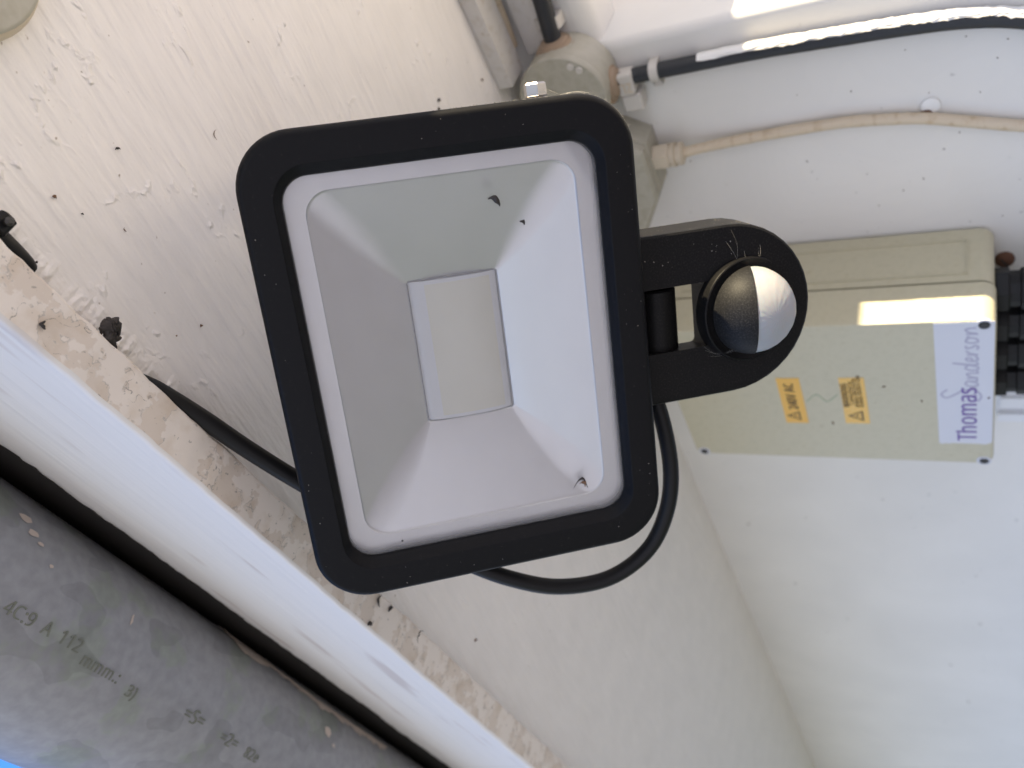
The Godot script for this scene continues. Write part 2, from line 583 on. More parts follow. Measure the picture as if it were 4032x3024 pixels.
func build_house() -> void:
	var t := thing("house", "white painted house wall with brush-marked soffit and weathered fascia board under the eaves", "building", Transform3D.IDENTITY)
	var b := Mb.new()
	var foot := [PackedVector3Array(), PackedVector3Array()]
	for k in 2:
		var y := 0.583 if k else -CY
		foot[k].append(P(CORNER, y, WALL - 0.9))
		foot[k].append(P(-9, y, WALL - 0.9))
		foot[k].append(P(-9, y, WALL))
		for q in 9:
			var an := PI / 2 * (1.0 - q / 8.0)
			foot[k].append(P(CORNER - 0.009 + 0.009 * cos(an), y, WALL - 0.009 + 0.009 * sin(an)))
	b.loft(foot, true, true)
	var w := part(t, "wall", b.mesh(), M.wall)
	w.set_meta("label", "smooth white painted wall")
	b = Mb.new()
	var beam := [PackedVector3Array(), PackedVector3Array()]
	for k in 2:
		var bx := CORNER - 0.03 if k else EAVE
		beam[k].append(P(bx, 0.583, WALL - 0.06))
		beam[k].append(P(bx, 0.299, WALL - 0.06))
		for q in 9:
			var an := PI / 2 * q / 8.0
			beam[k].append(P(bx, 0.317 - 0.018 * cos(an), WALL - 0.0185 + 0.018 * sin(an)))
		beam[k].append(P(bx, 0.583, WALL - 0.0005))
	b.loft(beam, true, true)
	part(t, "lintel", b.mesh(), M.wall)
	b = Mb.new()
	b.box(P(CORNER, SOFFIT, WALL - 2.0), P(EAVE, SOFFIT + 0.012, WALL - 0.05))
	b.box(P(-9, SOFFIT, WALL), P(EAVE, SOFFIT + 0.012, -0.1715))
	part(t, "soffit", b.mesh(38, "soffit"), M.soffit)
	# fascia board: wavering hand-painted profile; the white face and the weathered lower edge are two skins of one board
	var n1 := noise(5, 14.0, 3)
	var n2 := noise(6, 60.0, 3)
	var face := []
	var edge := []
	var xs := []
	var x := EAVE
	while x > -9.0:
		xs.append(x)
		x -= 0.004 if x > -1.2 else 0.05
	for i in xs.size():
		var px: float = xs[i]
		var wv := 0.0009 * n1.get_noise_1d(px) + 0.0005 * n2.get_noise_1d(px)
		var w2 := 0.0012 * n1.get_noise_1d(px + 31.0) + 0.0011 * n2.get_noise_1d(px + 9.0)
		var yb := 0.3680 + 0.0006 * n2.get_noise_1d(px + 50.0)
		face.append(PackedVector3Array([P(px, yb + 0.0002, -0.1528 + wv), P(px, yb + 0.0006, -0.1512 + wv), P(px, yb + 0.0018, -0.1503 + wv), P(px, yb + 0.004, -0.1499 + wv * 0.6), P(px, 0.40, -0.1500), P(px, 0.45, -0.1502), P(px, 0.583, -0.1500)]))
		edge.append(PackedVector3Array([P(px, SOFFIT + 0.01, -0.1772 + w2 * 0.6), P(px, yb + 0.003, -0.1778 + w2), P(px, yb + 0.0008, -0.1768 + w2), P(px, yb, -0.1752 + w2), P(px, yb - 0.0003, -0.165), P(px, yb + 0.0002, -0.1528 + wv)]))
	b = Mb.new()
	b.loft(face, false, false, false)
	part(t, "fascia_board", b.mesh(50, "fascia"), M.fascia)
	b = Mb.new()
	b.loft(edge, false, false, false)
	var eb := part(t, "fascia_lower_edge", b.mesh(50, "edge"), M.edge)
	eb.set_meta("label", "flaking beige lower edge of the fascia board")
	b = Mb.new()
	b.box(P(-9, 0.586, WALL - 2.0), P(EAVE + 0.02, 0.70, -0.034))
	part(t, "roof", b.mesh(), M.roof)
	# bare timber above the ragged paint limit, near-black to paint the gap's shade
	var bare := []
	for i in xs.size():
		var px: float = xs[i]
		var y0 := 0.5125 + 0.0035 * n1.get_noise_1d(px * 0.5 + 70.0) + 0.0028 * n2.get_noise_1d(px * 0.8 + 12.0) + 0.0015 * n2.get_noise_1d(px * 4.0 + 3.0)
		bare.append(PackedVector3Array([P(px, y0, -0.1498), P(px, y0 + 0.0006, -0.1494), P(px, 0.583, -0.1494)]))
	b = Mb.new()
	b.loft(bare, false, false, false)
	part(t, "shaded_bare_timber", b.mesh(50), M.gap_shade_timber)
	# lumpy bead of filler and paint where soffit meets fascia
	b = Mb.new()
	rings_of_filler(b)
	part(t, "filler_bead", b.mesh(60, "soffit"), M.soffit)
	# fly spots and crumbs of dirt on the wall
	b = Mb.new()
	var rng := RandomNumberGenerator.new()
	rng.seed = 31
	for i in 46:
		var near := i < 26
		var p := P(rng.randf_range(-0.60, -0.40) if near else rng.randf_range(-1.9, -0.85), rng.randf_range(-0.05, 0.25) if near else rng.randf_range(-0.05, 0.34), WALL + 0.0002)
		grain(b, p, rng, Basis.IDENTITY, 0.0003, 0.0009 if near else 0.0022)
	var ds := part(t, "dirt_spots", b.mesh(), M.dirt)
	ds.set_meta("kind", "stuff")
	# battens over the junction of wall and soffit, ending at the round junction box
	b = Mb.new()
	b.box(P(-0.338, 0.370, -0.666), P(EAVE, SOFFIT - 0.0005, -0.634))
	part(t, "batten", b.mesh(), M.timber_white)
	b = Mb.new()
	b.box(P(-0.334, 0.3425, WALL + 0.0005), P(EAVE, 0.3675, WALL + 0.007))
	part(t, "batten", b.mesh(), M.timber_white)

func rings_of_filler(b: Mb) -> void:
	var n1 := noise(91, 90.0, 3)
	var n2 := noise(92, 300.0, 2)
	var rings := []
	for i in 420:
		var px := -0.04 - 0.0005 * i
		var fade := minf(1.0, minf(i, 419 - i) / 40.0)
		var hgt := (0.0007 + 0.0020 * maxf(0.0, n1.get_noise_1d(px) + 0.15)) * fade
		var q := PackedVector3Array()
		for k in 15:
			var u := k / 14.0
			var z := lerpf(-0.1750, -0.1990, u)
			var hh := hgt * (1.0 + 0.8 * n1.get_noise_2d(px * 0.9, z * 3.0)) * pow(sin(PI * clampf(u * 0.9 + 0.1, 0.0, 1.0)), 1.5) * (1.0 + 0.5 * n2.get_noise_2d(px * 0.6, z)) + 0.0003 * maxf(0.0, n2.get_noise_2d(px * 0.5, z + 3.0)) * sin(PI * u)
			q.append(P(px, SOFFIT + 0.0002 - maxf(hh, -0.001), z))
		rings.append(q)
	b.loft(rings, false, false, false)

func build_gutter() -> void:
	var t := thing("gutter", "weathered grey half-round plastic gutter running along the fascia", "gutter", at(-0.3, 0.5692, -0.0741))
	var R := 0.0725
	var rings := []
	var xs := []
	var x := 0.9
	while x > -8.5:
		xs.append(x)
		x -= 0.03 if x > -1.2 else 0.3
	for px in xs:
		var r := PackedVector3Array()
		for i in 37:
			var a := deg_to_rad(-97.0 + 194.0 * i / 36)   # from the wall side round the bottom to the front
			r.append(Vector3(px, -R * cos(a), R * sin(a)))
		for i in 9:                                       # rolled front lip
			var a := deg_to_rad(97.0) + 0.0
			var c := Vector3(px, -R * cos(a) + 0.001, R * sin(a) - 0.003)
			var k := deg_to_rad(10.0 + 22.0 * i)
			r.append(c + Vector3(0, 0.003 * sin(k), 0.003 * cos(k)))
		for i in 37:
			var a := deg_to_rad(97.0 - 194.0 * i / 36)
			r.append(Vector3(px, -(R - 0.0022) * cos(a), (R - 0.0022) * sin(a)))
		rings.append(r)
	var b := Mb.new()
	b.loft(rings, false, false, true)
	part(t, "trough", b.mesh(50, "gutter"), M.gutter)
	# raised lettering on the underside: reads from right to left along the wall, tops towards the fascia
	for d in [["4C:9  A  112", 0.2918, 4.0, 0.0083], ["mmm.:", 0.3569, 7.6, 0.0077], ["3)", 0.4012, 10.6, 0.0077], ["=S=", 0.4566, 8.0, 0.0098], ["=2=", 0.5004, 9.4, 0.0092], ["82e", 0.5319, 9.8, 0.0079]]:
		var a := deg_to_rad(d[2])
		var out := Vector3(0, -cos(a), sin(a))
		var right := Vector3(-1, 0, 0)
		var up := out.cross(right)
		var skew := 0.35 * sin(a)
		part(t, "lettering", lettering(d[0], d[3], 0.0009), M.letter, Transform3D(Basis(right, up, out), Vector3(0.3 - d[1], 0, 0) + out * (R + 0.0001) - up * 0.003 + right * skew * 0.0))
	# a curl of old paint hanging off the wall side, and two chips
	var nz := noise(8, 55.0, 3)
	var rg := []
	for i in 61:
		var px := -0.489 - 0.267 * i / 60.0 + 0.3
		var wdt := (0.09 + 0.15 * absf(nz.get_noise_1d(px * 1.0)) + (0.18 if i < 14 else 0.0) * sin(PI * i / 14.0)) * minf(1.0, minf(i, 60 - i) / 4.0 + 0.15)
		var a0 := deg_to_rad(lerpf(-72.0, -56.0, minf(1.0, i / 30.0))) - 0.02 * nz.get_noise_1d(px + 4.0)
		var q := PackedVector3Array()
		for k in 5:
			var a := a0 + wdt * (k / 4.0) 
			var rr := R + 0.0006 + 0.0012 * sin(PI * k / 4.0) * absf(nz.get_noise_1d(px * 2.0 + 7.0))
			q.append(Vector3(px, -rr * cos(a), rr * sin(a)))
		rg.append(q)
	b = Mb.new()
	b.loft(rg, false, false, false)
	part(t, "paint_flake", b.mesh(20), M.flake)
	for d in [[-0.6302, -31.2, 0.0050, 0.0028], [-0.6393, -23.7, 0.0018, 0.0010], [-0.2805, -42.9, 0.0052, 0.0018], [-0.2877, -36.5, 0.0040, 0.0016], [-0.2945, -33.0, 0.0024, 0.0008], [-0.3796, -23.9, 0.0010, 0.0024], [-0.3064, -25.3, 0.0014, 0.0008]]:
		var q := PackedVector3Array()
		for k in 11:
			var w: float = 1.0 + 0.5 * nz.get_noise_2d(k * 0.4, d[0] * 90.0)
			var a: float = deg_to_rad(d[1]) + d[3] * w * sin(TAU * k / 11.0) / R * 1.6
			q.append(Vector3(d[0] + 0.3 + d[2] * w * cos(TAU * k / 11.0), -(R + 0.0005) * cos(a), (R + 0.0005) * sin(a)))
		b = Mb.new()
		b.fan(q, false)
		part(t, "paint_flake", b.mesh(), M.flake)

func flood_frame() -> Transform3D:
	return Transform3D(Basis(Vector3(0.84328116, -0.04508662, -0.53557827), Vector3(0.36874987, 0.77349599, 0.51548762), Vector3(0.39102605, -0.63219542, 0.66890028)).orthonormalized(), P(-0.28247541, 0.23731762, -0.24795996))

func build_floodlight() -> void:
	var t := thing("floodlight", "large black square floodlight with motion sensor hanging under the soffit", "floodlight", flood_frame())
	var S := 12
	# bezel
	var b := Mb.new()
	b.loft([rrect(0.120, 0.093, 0.024, -0.0235, S), rrect(0.1270, 0.1000, 0.028, -0.0235, S), rrect(0.1285, 0.1015, 0.029, -0.0220, S), rrect(0.1300, 0.1030, 0.030, -0.0050, S), rrect(0.1298, 0.1028, 0.030, -0.0034, S), rrect(0.1290, 0.1020, 0.0294, -0.0016, S), rrect(0.1278, 0.1008, 0.0285, -0.0005, S), rrect(0.1262, 0.0992, 0.0275, 0.0, S),
		rrect(0.1130, 0.0862, 0.0190, 0.0002, S), rrect(0.1122, 0.0854, 0.0186, -0.0002, S), rrect(0.1080, 0.0828, 0.0150, -0.0050, S), rrect(0.1072, 0.0823, 0.0145, -0.0062, S), rrect(0.1068, 0.0820, 0.0142, -0.0090, S), rrect(0.1068, 0.0820, 0.0142, -0.0112, S), rrect(0.1150, 0.0890, 0.014, -0.0115, S)])
	part(t, "bezel", b.mesh(), M.black)
	b = Mb.new()
	b.loft([rrect(0.1078, 0.0830, 0.0105, -0.0084, S), rrect(0.1078, 0.0830, 0.0105, -0.0068, S)], true, true)
	part(t, "glass", b.mesh(), M.glass)
	# reflector: flat rim, small lip, four sloping faces down to the lamp
	b = Mb.new()
	b.loft([rrect(0.1140, 0.0885, 0.012, -0.0119, S), rrect(0.0985, 0.0722, 0.0135, -0.0121, S)])
	var refl := part(t, "reflector", reflector_mesh(), M.reflector)
	part(refl, "rim", b.mesh(), M.reflector_rim)
	# lamp: a shallow barrel lens over the phosphor field
	var led := part(t, "led_module", barrel(0.0413, 0.0253, 0.0062, -0.0362).mesh(), M.led_board)
	part(led, "phosphor", barrel_field(0.0392, -0.0212, 0.0165, 0.0253, 0.0062, -0.0362).mesh(), M.phosphor)
	# housing with cooling fins
	b = Mb.new()
	b.loft([rrect(0.098, 0.072, 0.02, -0.0505, 8), rrect(0.102, 0.076, 0.022, -0.048, 8), rrect(0.117, 0.090, 0.026, -0.0236, 8)], true, false)
	var hs := part(t, "housing", b.mesh(), M.black)
	for i in 9:
		b = Mb.new()
		var fx := -0.08 + 0.02 * i
		b.loft([rrect(0.0012, 0.060, 0.0006, -0.060, 2, fx), rrect(0.0018, 0.066, 0.0006, -0.0495, 2, fx)], true, true)
		part(hs, "fin", b.mesh(), M.black)
	# bracket: arms rise from the side bolts to the soffit, joined by a bar under it
	var piv := Vector3(0, -0.060, -0.034)
	var updir := Vector3(0, 0.774, -0.633)
	var across := Vector3(1, 0, 0).cross(updir)
	b = Mb.new()
	for s in [-1.0, 1.0]:
		var base: Vector3 = piv + Vector3(0.1225 * s, 0, 0)
		var r0 := PackedVector3Array()
		var r1 := PackedVector3Array()
		for k in 12:
			var a := PI + PI * k / 11.0
			r0.append(base + across * 0.010 * cos(a) + updir * 0.010 * sin(a) - Vector3(0.0015, 0, 0))
		r0.append(base + across * 0.010 + updir * 0.164 - Vector3(0.0015, 0, 0))
		r0.append(base - across * 0.010 + updir * 0.164 - Vector3(0.0015, 0, 0))
		for p in r0:
			r1.append(p + Vector3(0.003, 0, 0))
		b.loft([r0, r1], true, true)
	var top: Vector3 = piv + updir * 0.1655
	var tb := Mb.new()
	tb.box(Vector3(-0.124, -0.010, -0.0015), Vector3(0.124, 0.010, 0.0015))
	b.add(tb.moved(Transform3D(Basis(Vector3(1, 0, 0), across, -updir.normalized() * -1.0), top)))
	for sx in [-0.06, 0.06]:
		var st := lathe([[0.006, 0.001], [0.006, 0.012 + 0.004 * signf(sx)]], 10)
		b.add(st.moved(Transform3D(Basis(Vector3(1, 0, 0), across, updir.normalized()), top + Vector3(sx, 0, 0))))
	part(t, "bracket", b.mesh(), M.black)
	for s in [-1.0, 1.0]:
		var bt := t_bolt()
		var o := part(t, "bolt", bt.mesh(25), M.steel, Transform3D(Basis(Vector3(0, 0, -s), Vector3(0, 1, 0), Vector3(s, 0, 0)), piv + Vector3(0.1282 * s, 0, 0)))
		part(o, "washer", lathe([[0.0085, -0.0006], [0.0088, 0.0], [0.0085, 0.0012]], 20).mesh(), M.dark_metal)
		part(o, "spring_washer", lathe([[0.0062, 0.0013], [0.0064, 0.0032]], 16).mesh(), M.steel)
	build_sensor(t)
	# grains of dust and lint caught on the coating
	var rng := RandomNumberGenerator.new()
	rng.seed = 77
	b = Mb.new()
	for i in 45:
		var p := Vector3.ZERO
		var side := rng.randi_range(0, 3)
		var u := rng.randf_range(-1, 1)
		var w := rng.randf_range(0.0, 1.0)
		if side < 2:
			p = Vector3(u * 0.105, (1 if side == 0 else -1) * lerpf(0.0880, 0.0995, w), 0.0001)
		else:
			p = Vector3((1 if side == 2 else -1) * lerpf(0.1145, 0.1265, w), u * 0.076, 0.0001)
		if rng.randf() < 0.08:
			p = Vector3(rng.randf_range(0.06, 0.11), rng.randf_range(-0.1, -0.088), 0.0001)
		grain(b, p, rng, Basis.IDENTITY, 0.00010, 0.00026)
	for i in 90:       # lint along the two sunlit edges
		var u := rng.randf()
		var p := Vector3(0.1302, lerpf(0.0, -0.085, u), rng.randf_range(-0.015, -0.001))
		if i % 3 == 0:
			var a := rng.randf_range(-1.5, -0.1)
			p = Vector3(0.100 + 0.0302 * cos(a), -0.073 + 0.0302 * sin(a), rng.randf_range(-0.008, -0.0005))
		grain(b, p, rng, Basis.IDENTITY, 0.00010, 0.00030)
	for i in 110:
		var yy := rng.randf_range(-0.2, -0.108)
		var zz := rng.randf_range(-0.044, -0.022)
		var hw := 0.0512 + (-0.0225 - zz) * 0.17
		var cx := -0.002 + 0.13 * (zz + 0.020)
		var dy := maxf(0.0, -0.162 - yy)
		var p := Vector3(cx + hw * sqrt(maxf(0.0, 1.0 - pow(dy / hw, 2.0))) + 0.0002, yy, zz)
		grain(b, p, rng, Basis(Vector3(0, 1, 0), PI / 2), 0.00010, 0.00034)
	for i in 14:      # smudged lint on the sensor's face
		grain(b, Vector3(rng.randf_range(0.028, 0.044), rng.randf_range(-0.165, -0.108), -0.0199), rng, Basis.IDENTITY, 0.00008, 0.0003)
	var du := part(t, "dust", b.mesh(), M.dust)
	du.set_meta("kind", "stuff")

func grain(b: Mb, p: Vector3, rng: RandomNumberGenerator, bs: Basis, lo: float, hi: float) -> void:
	var r := rng.randf_range(lo, hi)
	var st := rng.randf_range(0.8, 2.4)
	var a := rng.randf() * TAU
	var ax := bs * Vector3(cos(a), sin(a), 0) * r * st
	var ay := bs * Vector3(-sin(a), cos(a), 0) * r
	var az := bs * Vector3(0, 0, 1) * r * 0.8
	b.tri(p + ax, p + ay, p + az); b.tri(p + ay, p - ax, p + az); b.tri(p - ax, p - ay, p + az); b.tri(p - ay, p + ax, p + az)

func t_bolt() -> Mb:
	var b := Mb.new()
	var rings := []
	for d in [[0.0058, 0.0033], [0.0064, 0.0039], [0.0064, 0.0098], [0.0055, 0.0108]]:
		rings.append(ring(d[0], d[1], 6))
	b.loft(rings, true, true)
	return b

func barrel_z(y: float, hh: float, rise: float, z: float) -> float:
	return z + rise * sqrt(maxf(0.0, 1.0 - pow(y / hh, 2.0) * 0.98))

func barrel(hw: float, hh: float, rise: float, z: float) -> Mb:
	# part-cylinder lying along x with closed ends
	var b := Mb.new()
	var r0 := PackedVector3Array()
	var r1 := PackedVector3Array()
	for i in 33:
		var y := -hh * cos(PI * i / 32.0)
		r0.append(Vector3(-hw, y, barrel_z(y, hh, rise, z)))
		r1.append(Vector3(hw, y, barrel_z(y, hh, rise, z)))
	b.loft([r1, r0], false, false, false)
	for i in 32:
		b.quad(Vector3(hw, r1[i].y, z - 0.001), Vector3(hw, r1[i + 1].y, z - 0.001), r1[i + 1], r1[i])
		b.quad(Vector3(-hw, r0[i + 1].y, z - 0.001), Vector3(-hw, r0[i].y, z - 0.001), r0[i], r0[i + 1])
	return b

func barrel_field(hw: float, y0: float, y1: float, hh: float, rise: float, z: float) -> Mb:
	# the yellowish phosphor seen through the lens, as a skin a hair above it
	var b := Mb.new()
	var r0 := PackedVector3Array()
	var r1 := PackedVector3Array()
	for i in 17:
		var y := lerpf(y0, y1, i / 16.0)
		r0.append(Vector3(-hw, y, barrel_z(y, hh, rise, z) + 0.0002))
		r1.append(Vector3(hw, y, barrel_z(y, hh, rise, z) + 0.0002))
	b.loft([r1, r0], false, false, false)
	return b

func reflector_mesh() -> ArrayMesh:
	var rings := []
	for d in [[0.0985, 0.0722, 0.0135, -0.0121], [0.0981, 0.0718, 0.0132, -0.0127], [0.0972, 0.0709, 0.0127, -0.0131], [0.0800, 0.0568, 0.0135, -0.0193], [0.0600, 0.0408, 0.0090, -0.0265], [0.0428, 0.0267, 0.0024, -0.0328], [0.0418, 0.0258, 0.0012, -0.0338], [0.0415, 0.0255, 0.0012, -0.0365]]:
		rings.append(rrect(d[0], d[1], d[2], d[3], 12))
	var b := Mb.new()
	b.loft(rings)
	return b.mesh(40)

func dee(hw: float, y0: float, yc: float, ry: float, z: float, notch := 0.0, ny := 0.0, seg := 20, cx := -0.002) -> PackedVector3Array:
	# outline of the sensor head: two arms above, round below (counter-clockwise from the front)
	var o := PackedVector3Array()
	for i in seg + 1:
		var a := PI + PI * i / seg
		o.append(Vector3(cx + hw * cos(a), yc + ry * sin(a), z))
	o.append(Vector3(cx + hw, y0 - 0.004, z))
	o.append(Vector3(cx + hw - 0.004, y0, z))
	if notch > 0.0:
		o.append(Vector3(cx + notch, y0, z))
		for i in 4:
			var a := -PI / 2 * i / 3.0
			o.append(Vector3(cx + notch - 0.003 + 0.003 * cos(a), ny + 0.003 + 0.003 * sin(a), z))
		for i in 4:
			var a := -PI / 2 - PI / 2 * i / 3.0
			o.append(Vector3(cx - notch + 0.003 + 0.003 * cos(a), ny + 0.003 + 0.003 * sin(a), z))
		o.append(Vector3(cx - notch, y0, z))
	o.append(Vector3(cx - hw + 0.004, y0, z))
	o.append(Vector3(cx - hw, y0 - 0.004, z))
	return o

func build_sensor(t: Node3D) -> void:
	var b := Mb.new()
	var rings := []
	for d in [[0.0540, 0.0520, -0.0470], [0.0555, 0.0535, -0.0455], [0.0515, 0.0515, -0.0225], [0.0508, 0.0508, -0.0208], [0.0495, 0.0496, -0.0200]]:
		rings.append(dee(d[0], -0.1055, -0.1620, d[1], d[2], 0.0195, -0.1490, 20, -0.002 + 0.13 * (d[2] + 0.020)))
	b.loft(rings)
	for k in [0, -1]:      # faces: triangulated outline
		var r: PackedVector3Array = rings[k]
		var flat := PackedVector2Array()
		for p in r:
			flat.append(Vector2(p.x, p.y))
		var ix := Geometry2D.triangulate_polygon(flat)
		for i in range(0, ix.size(), 3):
			var a := r[ix[i]]
			var c := r[ix[i + 1]]
			var d := r[ix[i + 2]]
			if ((c - a).cross(d - a).z > 0.0) == (k == -1):
				b.tri(a, c, d)
			else:
				b.tri(a, d, c)
	var head := part(t, "sensor_head", b.mesh(30), M.sensor_black)
	# hinge barrel between the arms and the knuckle that carries it from the housing
	var hb := lathe([[0.0115, -0.0192], [0.0125, -0.0182], [0.0125, 0.0182], [0.0115, 0.0192]], 24)
	part(t, "hinge", hb.moved(Transform3D(Basis(Vector3(0, 1, 0), Vector3(0, 0, 1), Vector3(1, 0, 0)), Vector3(-0.004, -0.1205, -0.036))).mesh(), M.sensor_black)
	b = Mb.new()
	b.loft([rrect(0.006, 0.010, 0.002, -0.045, 4, -0.002, -0.102), rrect(0.006, 0.010, 0.002, -0.028, 4, -0.002, -0.102)], true, true)
	part(t, "knuckle", b.mesh(), M.sensor_black)
	# raised collar round the lens, tipped a little downwards
	var tip := Transform3D(Basis(Vector3(1, 0, 0), 0.16), Vector3(-0.0030, -0.1725, -0.0205))
	var col := lathe([[0.0318, -0.006], [0.0316, 0.0018], [0.0312, 0.0028], [0.0305, 0.0032], [0.0298, 0.0026], [0.0280, 0.0020], [0.0262, 0.0016]], 48, true, true)
	part(head, "collar", col.moved(tip).mesh(30), M.sensor_black)
	# lens dome with its fine facets; the upper half under a black cap
	part(head, "lens_dome", dome(0.0258, 72, 30, 0.00010, 0.0).moved(tip).mesh(60), M.dome)
	part(head, "lens_cap", dome(0.0265, 40, 26, 0.0, 1.0).moved(tip).mesh(40), M.cap_black)

func dome(r: float, seg: int, rows: int, ripple: float, half: float) -> Mb:
	# half 0: whole dome; half 1: only the upper part, as a shell with an edge
	var b := Mb.new()
	var grid := []
	for j in rows + 1:
		var row := PackedVector3Array()
		for i in seg + 1:
			var lon := TAU * i / seg
			var la := PI / 2 * (1.0 - float(j) / rows)
			var rr := r
			if half > 0.5:
				# meridians fan out from the left and right ends of the split line
				lon = PI * i / seg
				la = 1.10 * j / rows
				var p := Vector3(cos(lon), sin(lon) * cos(la), sin(lon) * sin(la)) * rr
				row.append(Vector3(p.x, p.y - 0.0003, p.z + 0.0035))
				continue
			if ripple > 0.0:
				rr += ripple * (0.4 + cos(lon * 18.0 + PI * ((j / 5) % 2))) * sin(PI * (j % 5) / 5.0)
			row.append(Vector3(rr * sin(la) * cos(lon), rr * sin(la) * sin(lon), rr * cos(la) + 0.0035))
		grid.append(row)
	b.loft(grid, false, false, false)
	if half > 0.5:
		# thickness along the split edge
		var inner := PackedVector3Array()
		for p in grid[rows]:
			inner.append(Vector3(p.x * 0.955, p.y, 0.0035 + (p.z - 0.0035) * 0.955))
		b.loft([grid[rows], inner], false, false, false)
	return b

func build_floodlight_cable() -> void:
	var base := P(-0.41, 0.28, -0.2)
	var f := flood_frame()
	var pts := []
	for l in [Vector3(-0.03, -0.055, -0.056), Vector3(-0.034, -0.085, -0.060), Vector3(-0.0477, -0.1130, -0.056)]:
		pts.append(f * l - base)
	for q in [[-0.3999, 0.1759, -0.3076], [-0.4358, 0.1726, -0.2868], [-0.4613, 0.1778, -0.267], [-0.4776, 0.1909, -0.245], [-0.4797, 0.2135, -0.2225], [-0.4652, 0.2408, -0.2051], [-0.4407, 0.2657, -0.1959], [-0.4128, 0.2911, -0.1925], [-0.3660, 0.3215, -0.1860], [-0.3145, 0.3480, -0.1838], [-0.2800, 0.3610, -0.1823], [-0.2520, 0.3695, -0.1815], [-0.2250, 0.3790, -0.1800], [-0.205, 0.3900, -0.1790], [-0.155, 0.3910, -0.1800], [-0.135, 0.3880, -0.1815], [-0.1175, 0.3825, -0.1832], [0.05, 0.3815, -0.1832], [0.27, 0.3815, -0.1832]]:
		pts.append(P(q[0], q[1], q[2]) - base)
	single("cable", tube(spline(pts, 10), 0.0053, 18).mesh(), M.rubber, "thick black rubber cable looping out from behind the floodlight to the fascia", "cable", base)

func quad_plate(x0: float, x1: float, y0: float, y1: float, z: float, d := 0.0004) -> Mb:
	var b := Mb.new()
	b.box(Vector3(x0, y0, z), Vector3(x1, y1, z + d))
	return b

